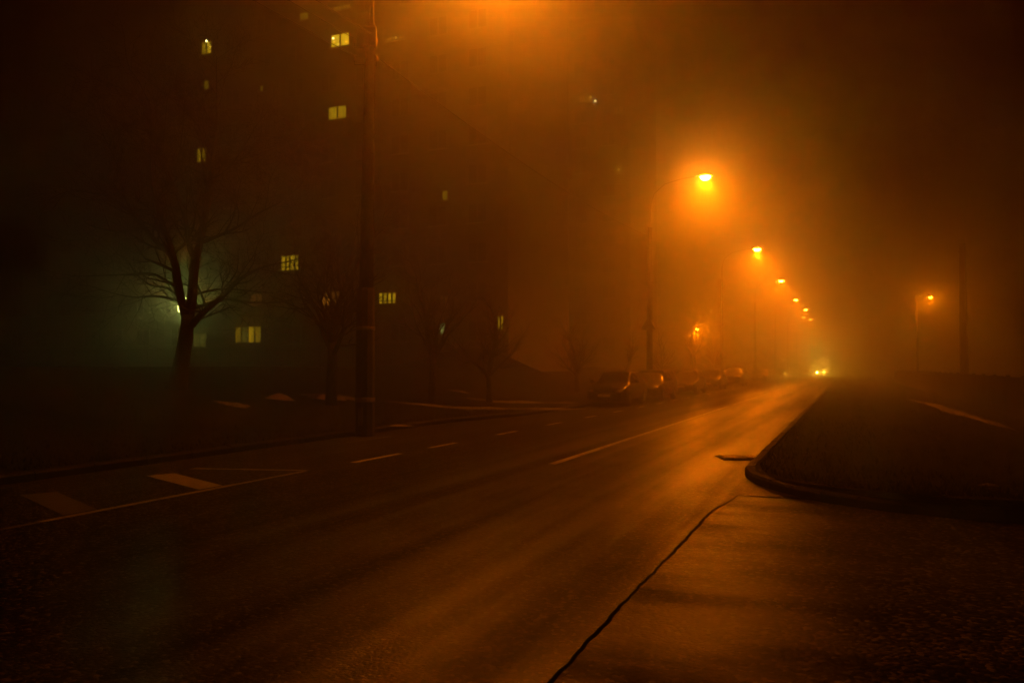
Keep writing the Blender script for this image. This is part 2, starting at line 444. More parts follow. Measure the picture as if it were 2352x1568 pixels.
snow_px(1052, 899, .5, .25, .2, 'small snow blot on the bank between two slim trees', 7)
snow_px(915, 977, .3, .12, .2, 'tiny snow scrap at the kerb right of the wrapped pole', 8, .03)
q1 = on_z(2105, 921, .15); q2 = on_z(2290, 975, .15); mid = (q1 + q2) / 2; dd = q2 - q1
snow(mid.x, mid.y, dd.length * .55, .32, math.atan2(dd.y, dd.x), ground_right, 'long thin line of snow along the foot of the dark board fence', 9)
# hedge-like litter scrap on right verge
q = on_z(2270, 1122, .2)
snow(q.x, q.y, .12, .05, .3, ground_right, 'small scrap of snow alone on the black verge', 10, .02)

# ------------------------------------------------------------------ drain
g0 = on_z(1652, 1052, .012); g1 = on_z(1746, 1052, .012)
dr = empty('drain_grate', ((g0 + g1) / 2)); dr.location.z = .004
a = math.atan2((g1 - g0).y, (g1 - g0).x); dr.rotation_euler = (0, 0, a)
W = (g1 - g0).length; D = .62
tag(dr, 'cast iron drain grate with a row of slots set in the road by the kerb', 'drain')
mb = MB()
mb.box((0, -D / 2 + .02, 0), (W, .04, .03)); mb.box((0, D / 2 - .02, 0), (W, .04, .03))
mb.box((-W / 2 + .02, 0, .001), (.05, D, .052)); mb.box((W / 2 - .02, 0, .001), (.05, D, .052))
mb.build('frame', M['iron'], dr, bevel=.006)
mb = MB()
for i in range(12):
    x = -W / 2 + .06 + (W - .12) * i / 11
    mb.box((x, 0, .022), (.036, D - .09, .05))
mb.build('slot_bar', M['worn_iron'], dr, bevel=.012)
MB().box((0, 0, .0), (W - .02, D - .02, .006)).build('well', M['tyre'], dr)

# ------------------------------------------------------------------ bare trees
def grow(mb, p, d, ln, r0, lev, rr, cfg):
    n = 4 if lev < 2 else (3 if lev < 4 else 2)
    pts = [p.copy()]; rad = [r0]; tip = r0 * (.55 if lev < 3 else .35)
    cur = p.copy(); dr_ = d.normalized()
    for i in range(n):
        bend = cfg['bend'] * (1 + .5 * lev)
        dr_ = (dr_ + Vector((rr.gauss(0, bend), rr.gauss(0, bend), rr.gauss(0, bend * .6) + cfg['lift']))).normalized()
        cur = cur + dr_ * (ln / n); pts.append(cur.copy()); rad.append(r0 + (tip - r0) * (i + 1) / n)
    mb.tube(pts, rad, 6 if lev < 2 else (4 if lev < 4 else 3), cap=False)
    if lev >= cfg['max']: return
    nb = cfg['nb'][min(lev, len(cfg['nb']) - 1)]
    for k in range(nb):
        f = .3 + .7 * (k + rr.random()) / nb
        i = min(n - 1, int(f * n)); q = pts[i].lerp(pts[i + 1], f * n - i); rq = rad[i] + (rad[i + 1] - rad[i]) * (f * n - i)
        t = (pts[i + 1] - pts[i]).normalized()
        ax = t.cross(Vector((rr.gauss(0, 1), rr.gauss(0, 1), rr.gauss(0, 1))))
        if ax.length < .01: continue
        ang = R_(rr.uniform(*cfg['ang']))
        nd = Matrix.Rotation(ang, 3, ax.normalized()) @ t
        grow(mb, q, nd, ln * rr.uniform(*cfg['shrink']), max(.0048, rq * rr.uniform(.5, .72)), lev + 1, rr, cfg)
    # leader carries on
    grow(mb, pts[-1], dr_, ln * rr.uniform(.6, .8), max(.0048, tip * .95), lev + 1, rr, cfg)

def path_limb(mb, px, rads, depth, dz, base, rr, cfg, lev0=2, sides=7, every=.23):
    """main limb laid through points read off the picture, with depth wandering by dz from its foot to its tip"""
    n = len(px); pts = [at_depth(x, y, depth + dz * i / max(1, n - 1)) - base for i, (x, y) in enumerate(px)]
    # smooth
    P = []; Rr = []
    for i in range(n - 1):
        a = pts[max(i - 1, 0)]; b = pts[i]; c = pts[i + 1]; d = pts[min(i + 2, n - 1)]
        for k in range(3):
            t = k / 3
            P.append(0.5 * ((2 * b) + (c - a) * t + (2 * a - 5 * b + 4 * c - d) * t * t + (3 * b - a - 3 * c + d) * t ** 3))
            Rr.append(rads[i] + (rads[i + 1] - rads[i]) * t)
    P.append(pts[-1]); Rr.append(rads[-1])
    Rr = [x_ * 1.15 + .004 for x_ in Rr]
    mb.tube(P, Rr, sides, cap=False)
    acc = 0
    for i in range(1, len(P)):
        seg = (P[i] - P[i - 1]); acc += seg.length
        if acc > every and Rr[i] < .13:
            acc = rr.uniform(-.2, .1)
            t = seg.normalized(); ax = t.cross(Vector((rr.gauss(0, 1), rr.gauss(0, 1), rr.gauss(0, 1)))).normalized()
            nd = Matrix.Rotation(R_(rr.uniform(30, 65)), 3, ax) @ t
            grow(mb, P[i], nd, rr.uniform(.7, 1.7), max(.009, Rr[i] * .46), lev0, rr, cfg)
    grow(mb, P[-1], (P[-1] - P[-2]), rr.uniform(.8, 1.3), Rr[-1], lev0, rr, cfg)

def big_tree():
    z = 25.0
    base = at_depth(408, 900, z); base.z = ground_left(base.x, base.y) - .1
    t = empty('bare_tree', base)
    tag(t, 'big bare tree with a thick forked trunk standing before the white glow', 'tree', 'bare trees along the bank')
    rr = random.Random(21); cfg = dict(bend=.12, lift=.05, max=5, nb=[3, 3, 4, 4, 3], ang=(22, 60), shrink=(.5, .78))
    mb = MB()
    tp = [(402, 905), (412, 860), (421, 810), (427, 775), (430, 745), (432, 722)]
    trunk = [at_depth(x, y, z) - base for x, y in tp]
    trunk[0].z = -.1
    mb.tube(trunk, [.37, .26, .225, .215, .185, .2], 12, cap=True)
    mb.build('trunk', M['bark'], t, smooth=True)
    c = lambda *l: [(x / 4.0, 392 + y / 4.0) for x, y in l]
    mb = MB()
    L1 = c((1715, 1330), (1680, 1240), (1640, 1080), (1612, 880))
    path_limb(mb, L1, [.15, .125, .115, .105], z, .2, base, rr, cfg, 3)
    path_limb(mb, c((1612, 880), (1560, 760), (1450, 670), (1320, 520), (1190, 340), (1120, 100), (1080, -80)), [.1, .085, .07, .06, .045, .03, .018], z + .2, 1.0, base, rr, cfg)
    path_limb(mb, c((1612, 880), (1570, 700), (1490, 490), (1440, 290), (1400, 60), (1390, -300), (1380, -600)), [.085, .075, .06, .05, .04, .025, .015], z + .2, -1.2, base, rr, cfg)
    path_limb(mb, c((1330, 520), (1150, 560), (950, 540), (820, 500)), [.045, .035, .025, .014], z + .5, 1.0, base, rr, cfg, 3)
    path_limb(mb, c((1180, 360), (1000, 240), (860, 210), (700, 180)), [.04, .03, .02, .012], z + .8, .8, base, rr, cfg, 3)
    R1 = c((1730, 1330), (1760, 1180), (1775, 1000), (1795, 820))
    path_limb(mb, R1, [.16, .14, .125, .11], z, -.3, base, rr, cfg, 3)
    path_limb(mb, c((1795, 820), (1740, 700), (1710, 480), (1640, 250), (1560, 40), (1500, -250)), [.08, .07, .055, .045, .03, .016], z - .3, -1.2, base, rr, cfg)
    path_limb(mb, c((1795, 820), (1850, 600), (1890, 400), (1940, 150), (1950, -100), (1985, -400), (1990, -800)), [.095, .085, .075, .06, .048, .03, .016], z - .3, 1.3, base, rr, cfg)
    path_limb(mb, c((1880, 650), (2000, 600), (2180, 520), (2360, 400), (2560, 300)), [.05, .042, .034, .024, .014], z, -.8, base, rr, cfg)
    path_limb(mb, c((1770, 1410), (1800, 1375), (1900, 1270), (2050, 1150), (2200, 1000), (2380, 900), (2560, 850)), [.1, .09, .075, .06, .045, .03, .015], z, -1.0, base, rr, cfg, 2)
    path_limb(mb, c((1790, 1260), (1900, 1225), (2060, 1185), (2250, 1210), (2450, 1215)), [.05, .04, .034, .025, .014], z, .8, base, rr, cfg, 3)
    path_limb(mb, c((1805, 1135), (1960, 1095), (2150, 1090), (2340, 1110)), [.03, .026, .02, .01], z, .6, base, rr, cfg, 3)
    path_limb(mb, c((1650, 1205), (1560, 1170), (1400, 1150), (1220, 1160), (1060, 1130)), [.04, .034, .028, .02, .01], z, .4, base, rr, cfg, 3)
    path_limb(mb, c((1625, 1065), (1520, 1010), (1400, 950), (1230, 950), (1010, 960)), [.05, .042, .036, .028, .012], z, -.6, base, rr, cfg, 3)
    path_limb(mb, c((1640, 1170), (1540, 1080), (1380, 1050), (1250, 950), (1190, 840)), [.035, .03, .024, .018, .01], z, .5, base, rr, cfg, 3)
    path_limb(mb, c((1950, 100), (2080, 0), (2200, -150), (2290, -300)), [.04, .03, .02, .012], z + .6, .8, base, rr, cfg)
    path_limb(mb, c((1440, 290), (1560, 100), (1640, -100), (1680, -400)), [.035, .028, .02, .012], z, .8, base, rr, cfg)
    mb.build('crown', M['bark'], t, smooth=False)
big_tree()

def small_tree(x, ybase, depth, ytop, trunk_px, seed, label, fork=.28, lean=0.0, spread=(22, 48), limbs=6, nb=(3, 3, 3, 3), mx=4):
    base = at_depth(x, ybase, depth); base.z = ground_left(base.x, base.y) - .05
    H = (842 - ytop) / F_ * depth + CAM_H - base.z
    t = empty('bare_tree', base); tag(t, label, 'tree', 'bare trees along the bank')
    rr = random.Random(seed); r0 = trunk_px / F_ * depth / 2
    cfg = dict(bend=.10, lift=.06, max=mx, nb=list(nb), ang=(22, 52), shrink=(.48, .72))
    th = H * fork
    tr = [Vector((0, 0, -.1)), Vector((lean * .3, 0, th * .4)), Vector((lean, .02, th))]
    MB().tube(tr, [r0 * 1.25, r0, r0 * .9], 9).build('trunk', M['bark'], t, smooth=True)
    mb = MB()
    L = (H - th) * .42
    grow(mb, tr[-1], Vector((lean * .2, 0, 1)), L, r0 * .75, 0, rr, cfg)
    for k in range(limbs):
        a = 2 * math.pi * (k + rr.random() * .6) / limbs; b = R_(rr.uniform(*spread)); f = rr.uniform(.75, 1)
        grow(mb, tr[-2].lerp(tr[-1], (f - .4) / .6 if f > .4 else 0), Vector((math.cos(a) * math.sin(b), math.sin(a) * math.sin(b), math.cos(b))), L * rr.uniform(.75, 1.0), r0 * rr.uniform(.45, .6), 1, rr, cfg)
    mb.build('crown', M['bark'], t)
small_tree(760, 930, 26, 440, 24, 3, 'upright bare tree with dense rising twigs just left of the wrapped pole', .30, .05, (18, 55), 9)
small_tree(990, 932, 30, 560, 15, 5, 'slender bare tree with a fan crown right of the wrapped pole', .33, .1, (18, 40), 7)
small_tree(1124, 930, 33, 640, 13, 8, 'short thin tree forking low above the long streak of snow', .24, -.05, (32, 62), 7)
small_tree(1325, 905, 45, 715, 12, 11, 'low spreading bare tree between the earth mound and the first parked car', .25, 0, (25, 60), 7)
small_tree(1425, 888, 52, 760, 8, 14, 'faint thin leaning sapling behind the second parked car', .5, .7, (15, 40), 4, mx=3)
small_tree(1520, 880, 62, 760, 8, 16, 'faint thin bare tree just right of the pole with the triangle sign', .35, 0, (20, 50), 6, mx=3)
small_tree(1592, 876, 72, 735, 8, 18, 'hazy bare tree whose twigs cross the small orange lamp', .45, .1, (15, 40), 7, mx=3)
small_tree(1640, 870, 92, 770, 9, 19, 'farthest hazy bare tree beyond the third lamp post', .35, 0, (20, 50), 6, mx=3)

# ------------------------------------------------------------------ street lamps
LAMP_H = 12.4; REACH = 3.2
def add_light(name, typ, loc, power, col, parent, size=.12, spot=None, blend=.6, rot=(0, 0, 0)):
    l = bpy.data.lights.new(name, typ); l.energy = power; l.color = col; l.shadow_soft_size = size
    if typ == 'SPOT': l.spot_size = R_(spot); l.spot_blend = blend
    o = bpy.data.objects.new(name, l); COL.objects.link(o); o.location = loc; o.rotation_euler = rot
    if parent: o.parent = parent
    return o
def make_lamp(detail, label):
    t = empty('street_lamp', (0, 0, 0)); tag(t, label, 'street lamp', 'concrete lamp posts along the road')
    ptop = 9.75
    MB().tube([(0, 0, -.3), (.02, 0, 4.0), (.08, 0, ptop)], [.19, .165, .115], 14).build('pole', M['concrete'], t, smooth=True)
    mb = MB()
    x0 = .06
    mb.tube([(x0 - .06, 0, ptop - .55), (x0 - .0, 0, ptop + .4), (x0 + .05, 0, 11.0), (x0 + .28, 0, 11.7), (x0 + .9, 0, 12.2), (x0 + 1.9, 0, 12.42), (REACH - .25, 0, 12.5)], [.024] * 7, 8)
    mb.tube([(x0 + .10, 0, ptop - .55), (x0 + .06, 0, 10.6), (x0 + .1, 0, 11.1)], [.03] * 3, 6)
    mb.build('bracket', M['bracket'], t, smooth=True)
    h = MB()
    pr = [(-.48, .05, .05), (-.36, .13, .09), (-.08, .24, .13), (.24, .24, .12), (.42, .13, .07), (.48, .03, .03)]
    n = 10
    for (x, w, hh) in pr:
        for k in range(n):
            a = math.pi * k / (n - 1)
            h.v.append((REACH + x, math.cos(a) * w, LAMP_H + .06 + math.sin(a) * hh))
    for i in range(len(pr) - 1):
        for k in range(n - 1):
            a = i * n + k; h.f.append((a, a + 1, a + n + 1, a + n))
    for i in range(len(pr) - 1):
        a = i * n; b = a + n - 1; h.f.append((a, a + n, b + n, b))
    hd = h.build('lamp_head', M['steel'], t, smooth=True)
    ln = MB(); ln.lathe([(.001, -.2), (.12, -.17), (.2, -.08), (.225, 0.03), (.22, .05)], 14, (REACH + .08, 0, LAMP_H), sx=1.4)
    ln.build('lens', M['lens_sodium'], hd, smooth=True)
    if detail:
        MB().box((.09, -.14, ptop - .33), (.30, .16, .46)).build('junction_box', M['box'], t, bevel=.02)
        for (dx, z) in ((-.30, 9.32), (.22, 9.34), (.23, 8.9), (-.3, 8.9)):
            mb = MB(); mb.tube([(.07, 0, z - .1), (dx, 0, z - .12), (dx, 0, z)], .012, 6)
            s_ = mb.build('insulator_arm', M['darksteel'], t)
            MB().lathe([(.02, -.02), (.045, .0), (.03, .04), (.045, .06), (.03, .1), (.015, .13)], 10, (dx, 0, z)).build('insulator', M['ceramic'], s_, smooth=True)
    return t
def light_for(t, power=3000):
    loc = t.location + Vector((REACH + .08, 0, LAMP_H - .2))
    return add_light('bulb', 'SPOT', (REACH + .08, 0, LAMP_H - .28), power, SODIUM, t, .16, 172, .55)
lamp1 = make_lamp(True, 'nearest lamp post, wrapped in a dark sleeve with two pale bands')
b1 = on_z(838, 992, .1); lamp1.location = (b1.x, b1.y, .12); lamp1.rotation_euler.z = R_(28)
# sleeve of boards round its foot
mb = MB(); mb.lathe([(.235, -.2), (.23, 1.0), (.222, 2.2), (.214, 3.35), (.2, 3.4)], 10)
sl = mb.build('sleeve', M['wrap'], lamp1)
MB().lathe([(.236, .70), (.24, .71), (.24, .79), (.235, .80)], 14).build('band', M['band'], sl)
MB().lathe([(.226, 2.40), (.23, 2.41), (.23, 2.47), (.225, 2.48)], 14).build('band', M['band'], sl)
MB().box((-.09, -.215, .36), (.12, .02, .42), R_(-25)).build('plate', M['box'], lamp1, bevel=.005)
light_for(lamp1, 1900)

lamp_px = [(1617, 407), (1737, 573), (1793, 645), (1827, 689), (1849, 711), (1862, 734), (1873, 755)]
lamp_labels = ['lamp post with the triangle sign halfway up, its light the largest disc in view',
               'second bright lamp down the road, round disc in a wide yellow halo',
               'third lamp in the row, small white point beneath the round disc',
               'fourth lamp in the row, small white point in its own tight halo',
               'fifth lamp in the row, tiny orange dot below the last white point',
               'sixth lamp in the row, tiny orange dot between two others',
               'last lamp in the row, faintest dot high above the headlights']
proto = None; lamps = []
for i, ((x, y), lb) in enumerate(zip(lamp_px, lamp_labels)):
    q = on_z(x, y, LAMP_H)
    if proto is None: proto = make_lamp(False, lb); o = proto
    else: o = copy_tree(proto)
    o['label'] = lb; o.location = (q.x - REACH, q.y, 0.0); lamps.append(o)
for o, pw in zip(lamps, (8200, 20500, 21000, 22000, 22000, 22000, 22000)): light_for(o, pw)

# triangle sign on the second pole
p2 = lamps[0].location
sg = empty('road_sign', (p2.x - .0, p2.y - .2, 4.05)); tag(sg, 'triangular road sign, dark, fixed to the pole behind the parked cars', 'road sign')
mb = MB(); R3 = .52
tri = [(R3 * math.cos(R_(90 + 120 * k)), R3 * math.sin(R_(90 + 120 * k))) for k in range(3)]
mb.add([(a, -.012, b) for a, b in tri] + [(a, .012, b) for a, b in tri], [(0, 1, 2), (5, 4, 3), (0, 3, 4, 1), (1, 4, 5, 2), (2, 5, 3, 0)])
mb.build('plate', M['sign'], sg, bevel=.01)
MB().tube([(0, .03, -.2), (0, .03, .3)], .02, 6).build('clamp', M['darksteel'], sg)

# small lamps off the main row
def post_lamp(name, px, py, depth, label, lens, power, col, arm, lr=.14, ll=.12):
    q = at_depth(px, py, depth); gz = ground_left(q.x, q.y) if q.x < -11 else .15
    t = empty(name, (q.x - arm, q.y, gz)); tag(t, label, 'street lamp')
    H = q.z - gz
    MB().tube([(0, 0, -.2), (0, 0, H * .5), (0, 0, H + .12)], [.11, .09, .06], 10).build('pole', M['darksteel'], t, smooth=True)
    MB().tube([(0, 0, H + .1), (arm * .4, 0, H + .22), (arm, 0, H + .2)], .035, 6).build('arm', M['darksteel'], t)
    hd = MB().lathe([(.02, .22), (.12, .16), (lr * 1.2, .04), (lr * 1.2, .02)], 12, (arm, 0, H)).build('lamp_head', M['darksteel'], t, smooth=True)
    MB().lathe([(.01, -ll), (lr * .7, -ll * .8), (lr, -ll * .1), (lr, .02)], 12, (arm, 0, H)).build('lens', lens, hd, smooth=True)
    add_light('bulb', 'POINT', (arm, -lr - .05 if ll > .3 else 0, H - .3), power, col, t, .12)
    return t
post_lamp('street_lamp', 2137, 682, 60, 'slim lamp post with a small dim orange lamp at the far right', M['lens_small'], 600, SODIUM, .95)
post_lamp('street_lamp', 1601, 755, 74, 'small low orange lamp glowing through twigs behind the parked cars', M['lens_small'], 1300, SODIUM, .3)
post_lamp('yard_lamp', 417, 684, 46, 'yard lamp shining greenish white behind the fork of the big tree', M['lens_white'], 17, (.6, .62, .1), -.12, lr=.25, ll=.95)

# plain pole at right
q = at_depth(2215, 842, 50)
t = tag(empty('utility_pole', (q.x, q.y, .1)), 'plain thick pole without a lamp behind the board fence', 'pole')
MB().tube([(0, 0, -.3), (0, 0, 4.5), (0, 0, 9.3)], [.26, .235, .17], 14).build('shaft', M['concrete'], t, smooth=True)
mb = MB(); mb.box((0, 0, 8.8), (.5, .06, .06)); mb.build('crossbar', M['darksteel'], t)

# overhead cables strung between the lamp posts
def cable(a, b, sag, label, rad=.009):
    a = Vector(a); b = Vector(b); pts = []
    for i in range(25):
        t_ = i / 24; p = a.lerp(b, t_); p.z -= sag * 4 * t_ * (1 - t_); pts.append(p - a)
    o = MB().tube(pts, rad, 5).build('overhead_cable', M['cable'], smooth=True); o.location = a
    return tag(o, label, 'cable', 'cables strung along the lamp posts')
L1 = lamp1.location
for (dx, z, lb) in ((-.30, 9.45, 'upper cable running from the wrapped lamp post over the bank to the left'),
                    (-.3, 9.03, 'lower cable running from the wrapped lamp post over the bank to the left'),
                    (.22, 9.46, 'inner cable nearest the road leaving the wrapped lamp post to the left')):
    cable((L1.x + dx, L1.y, L1.z + z), (L1.x + dx - .3, L1.y - 29, L1.z + z + .1), .35, lb)
cable((L1.x + .2, L1.y + .02, L1.z + 9.0), (p2.x + .05, p2.y, 9.2), .4, 'faint cable between the wrapped lamp post and the triangle sign post')

# ------------------------------------------------------------------ fences
def picket_fence():
    s = 43.5; p0, p1 = -68.0, -27.0
    t = empty('railing_fence', (p0, s, 0)); tag(t, 'dark metal picket railing on the bank before the flats', 'fence')
    def gz(x): return ground_left(p0 + x, s)
    mb = MB(); n = int((p1 - p0) / .16)
    for i in range(n):
        x = i * .16; z = gz(x)
        if i % 16: mb.box((x, 0, z + .72), (.025, .025, 1.3))
    for k in range(0, n, 8):
        x = k * .16 + .64
        for hz in (.25, 1.2):
            mb.box((x, 0, gz(x) + hz), (1.3, .035, .04))
    mb.build('picket_panel', M['darksteel'], t)
    for i in range(0, n, 16):
        x = i * .16; MB().box((x, 0, gz(x) + .7), (.08, .08, 1.55)).build('post', M['darksteel'], t)
picket_fence()
def board_fence():
    pa = Vector((4.75, 13.0)); pb = Vector((4.2, 90.0)); L = (pb - pa).length
    t = empty('board_fence', (pa.x, pa.y, .12), math.atan2(pb.y - pa.y, pb.x - pa.x))
    tag(t, 'low dark fence of upright boards along the path on the right', 'fence')
    rr = random.Random(5)
    N_ = int(L / 2.4)
    for k in range(N_):
        mb = MB()
        for j in range(16):
            x = k * 2.4 + .08 + j * .1465 + .07
            h = 1.22 + rr.uniform(-.015, .015) - .0 * k
            mb.box((x, 0, h / 2), (.135, .022, h), tilt=Matrix.Rotation(rr.gauss(0, .006), 3, 'Y'))
        mb.box((k * 2.4 + 1.2, -.035, .35), (2.3, .04, .08)); mb.box((k * 2.4 + 1.2, -.035, 1.0), (2.3, .04, .08))
        mb.build('board_panel', M['fencewood'], t)
        MB().box((k * 2.4, -.065, .64), (.1, .1, 1.24)).build('post', M['fencewood'], t)
board_fence()

# ------------------------------------------------------------------ flats
def window(parent, org, x0, x1, z0, z1, pane_mat, mull=1, rail=0, label=None, dots=(), pmats=None):
    """window on a facade at local y=0 facing -Y; x, z are local"""
    w, h = x1 - x0, z1 - z0
    b = .06; mb = MB()
    mb.box(((x0 + x1) / 2, -.03, z1 - b / 2), (w, .07, b)); mb.box(((x0 + x1) / 2, -.035, z0 + b / 2), (w, .08, b))
    mb.box((x0 + b / 2, -.03, (z0 + z1) / 2), (b, .06, h - 2 * b)); mb.box((x1 - b / 2, -.03, (z0 + z1) / 2), (b, .06, h - 2 * b))
    xs = [x0 + b]
    for k in range(mull):
        x = x0 + w * (k + 1) / (mull + 1)
        mb.box((x, -.028, (z0 + z1) / 2), (.12, .055, h - 2 * b)); xs += [x - .06, x + .06]
    xs.append(x1 - b)
    if rail: mb.box(((x0 + x1) / 2, -.026, z0 + h * .27), (w - 2 * b, .05, .07))
    f = mb.build('window', M['frame'], parent)
    if label: f['label'] = label
    pc = MB()
    ms = [pane_mat]
    for k in range(mull + 1):
        pc.add([(xs[2 * k], -.012, z0 + b), (xs[2 * k + 1], -.012, z0 + b), (xs[2 * k + 1], -.012, z1 - b), (xs[2 * k], -.012, z1 - b)], [(0, 1, 2, 3)])
    p = pc.build('pane', pane_mat, f)
    if pmats:
        for m_ in pmats:
            if m_.name not in p.data.materials: p.data.materials.append(m_)
        idx = {m_.name: i for i, m_ in enumerate(p.data.materials)}
        for k, m_ in enumerate(pmats): p.data.polygons[k].material_index = idx[m_.name]
    MB().box(((x0 + x1) / 2, -.09, z0 - .03), (w + .12, .2, .04)).build('sill', M['box'], f)
    for (x, z, r_, m_) in dots:
        MB().lathe([(r_ * .2, -r_), (r_ * .8, -r_ * .6), (r_, 0), (r_ * .8, r_ * .6), (r_ * .2, r_)], 10, (x, -.09, z)).build('bulb', m_, f, smooth=True)
    return f
YEL = (1.0, .6, .012); ORG = (1.0, .34, .02); GRN = (.85, .7, .06)
lm = {'bright': lit('bright_room', YEL, 1.7, .25), 'mid': lit('curtained_room', YEL, .6), 'dim': lit('dim_room', YEL, .3), 'faint': lit('faint_room', YEL, .25),
      'org': lit('orange_curtain', ORG, .45), 'orgdim': lit('dim_orange_curtain', ORG, .14), 'yel': lit('yellow_room', YEL, .8, .25), 'grn': lit('greenish_room', GRN, .12)}
bulb_w = mat('bare_bulb', (.8, .8, .8), .3, emit=((1.0, .85, .3), 14)); bulb_w.cycles.emission_sampling = 'NONE'
bulb_y = mat('shaded_bulb', (.8, .8, .8), .3, emit=((1.0, .6, .06), 7)); bulb_y.cycles.emission_sampling = 'NONE'

def block(name, label, s, p0, p1, depth, H, wallm, lits, rows_z, cols, used_gap=1.4, seed=1, wsz=(1.5, 1.4)):
    t = empty(name, (p0, s, 0)); tag(t, label, 'building', 'blocks of flats')
    W_ = p1 - p0
    mb = MB(); mb.box((W_ / 2, depth / 2, H / 2), (W_, depth, H))
    # panel joints: shallow raised pilaster strips
    for k in range(1, int(W_ / 6.4)):
        mb.box((W_ - k * 6.4, -.01, H / 2), (.14, .05, H))
    w = mb.build('wall', wallm, t)
    MB().box((W_ / 2, depth / 2, H + .25), (W_ + .3, depth + .3, .5)).build('roof', M['trim'], t)
    rects = []
    for (x0, x1, y0, y1, mt, mull, rail, dots, pm) in lits:
        a = on_y(x0, y1, s); b = on_y(x1, y0, s)
        c = [(on_y(dx, dy, s).x - p0, on_y(dx, dy, s).z, r_, m_) for dx, dy, r_, m_ in dots]
        X0, X1, Z0, Z1 = a.x - p0, b.x - p0, a.z, b.z
        rects.append((X0, X1, Z0, Z1))
        window(t, None, X0, X1, Z0, Z1, lm[mt], mull, rail, None, c, [lm[q_] for q_ in pm] if pm else None)
    n = 0; rest = MB(); rpane = MB()
    for z in rows_z:
        for x in cols:
            X0, X1, Z0, Z1 = x - wsz[0] / 2, x + wsz[0] / 2, z - wsz[1] / 2, z + wsz[1] / 2
            if any(X0 < r1 + .4 and X1 > r0 - .4 and Z0 < t1 + .25 and Z1 > t0 - .25 for r0, r1, t0, t1 in rects): continue
            if n >= 78:
                cx_, w_, h_ = x, wsz[0], wsz[1]
                for dx in (-w_ / 2 + .03, 0, w_ / 2 - .03): rest.box((cx_ + dx, -.03, z), (.06 if dx else .12, .06, h_ - .12))
                for dz in (-h_ / 2 + .03, h_ / 2 - .03): rest.box((cx_, -.035, z + dz), (w_, .07, .06))
                rpane.add([(X0, -.012, Z0), (X1, -.012, Z0), (X1, -.012, Z1), (X0, -.012, Z1)], [(0, 1, 2, 3)])
                continue
            window(t, None, X0, X1, Z0, Z1, M['darkglass'], 1, 0); n += 1
    if rest.v:
        rf = tag(rest.build('window', M['frame'], t), kind='stuff'); rpane.build('pane', M['darkglass'], rf)
    return t
S1 = 51.0
edge = on_y(1168, 700, S1).x
lits1 = [
    (463, 487, 93, 129, 'yel', 1, 0, [(476, 95.5, .085, bulb_w), (485.5, 108.5, .06, bulb_y)], ['yel', 'bright']),
    (468, 482, 183, 209, 'dim', 0, 0, [], None),
    (452, 475.5, 337, 375, 'mid', 1, 0, [], None),
    (760, 804, 73, 112.5, 'bright', 1, 0, [(766.5, 89.5, .06, bulb_w), (779, 104, .05, bulb_y)], None),
    (754.5, 797, 240, 278, 'mid', 1, 0, [], None),
    (645.5, 687.5, 584, 623.5, 'yel', 1, 1, [], None),
    (738, 782, 667, 703, 'orgdim', 1, 0, [], ['org', 'orgdim']),
    (870, 911, 670, 699, 'yel', 3, 1, [], ['yel', 'mid', 'yel', 'mid']),
    (540, 601, 748, 788, 'dim', 3, 0, [], ['dim', 'grn', 'mid', 'dim']),
    (1142, 1158, 724, 758, 'mid', 1, 0, [], None),
    (1015, 1030, 436, 462, 'dim', 0, 0, [], None),
    (597, 607, 195, 212, 'dim', 0, 0, [], None),
    (575, 604, 674, 703, 'orgdim', 1, 0, [], None),
    (1010, 1030, 678, 705, 'orgdim', 1, 0, [], None),
    (766, 807, 8, 28, 'faint', 1, 0, [], None),
    (688, 710, 26, 50, 'faint', 0, 0, [], None),
    (444, 475, 764, 798, 'grn', 1, 0, [], None),
    (888, 930, 80, 98, 'faint', 2, 0, [(911, 88, .05, bulb_y)], None),
    (1218, 1240, 0, 1, 'faint', 0, 0, [], None)][:-1]
p0_ = -78.0
rows_z = [CAM_H + (76 + 84 * k) / F_ * 61 for k in range(0, 10)]
cols = [edge - p0_ - 2.4 - 3.2 * k for k in range(0, 16)]
block('apartment_block', 'near end-on block of flats with scattered lit windows behind the bare trees', S1, p0_, edge, 13, 38.5, M['wall'], lits1, rows_z, cols)
S2 = 84.0
e2 = on_y(1448, 700, S2).x
lits2 = [
    (1330, 1362, 216, 236, 'dim', 1, 0, [(1368, 232.6, .1, bulb_w), (1357, 224, .1, bulb_y)], None),
    (1412, 1430, 378, 400, 'faint', 0, 0, [(1422, 390, .09, bulb_y)], None),
    (1270, 1298, 605, 629, 'yel', 1, 0, [(1281.7, 609.5, .09, bulb_y)], None),
    (1292, 1304, 132, 148, 'mid', 1, 0, [], None),
    (1220, 1242, 272, 294, 'faint', 1, 0, [], None),
    (1410, 1432, 244, 262, 'faint', 1, 0, [], None),
    (1280, 1300, 702, 722, 'faint', 1, 0, [], None)]
rows_z = [4.2 + 2.8 * k for k in range(12)]
block('apartment_block', 'far pale block of flats almost lost in the orange fog', S2, -74.0, e2, 13, 40, M['wall_far'], lits2, rows_z, [e2 + 74 - 2.4 - 3.2 * k for k in range(8)])

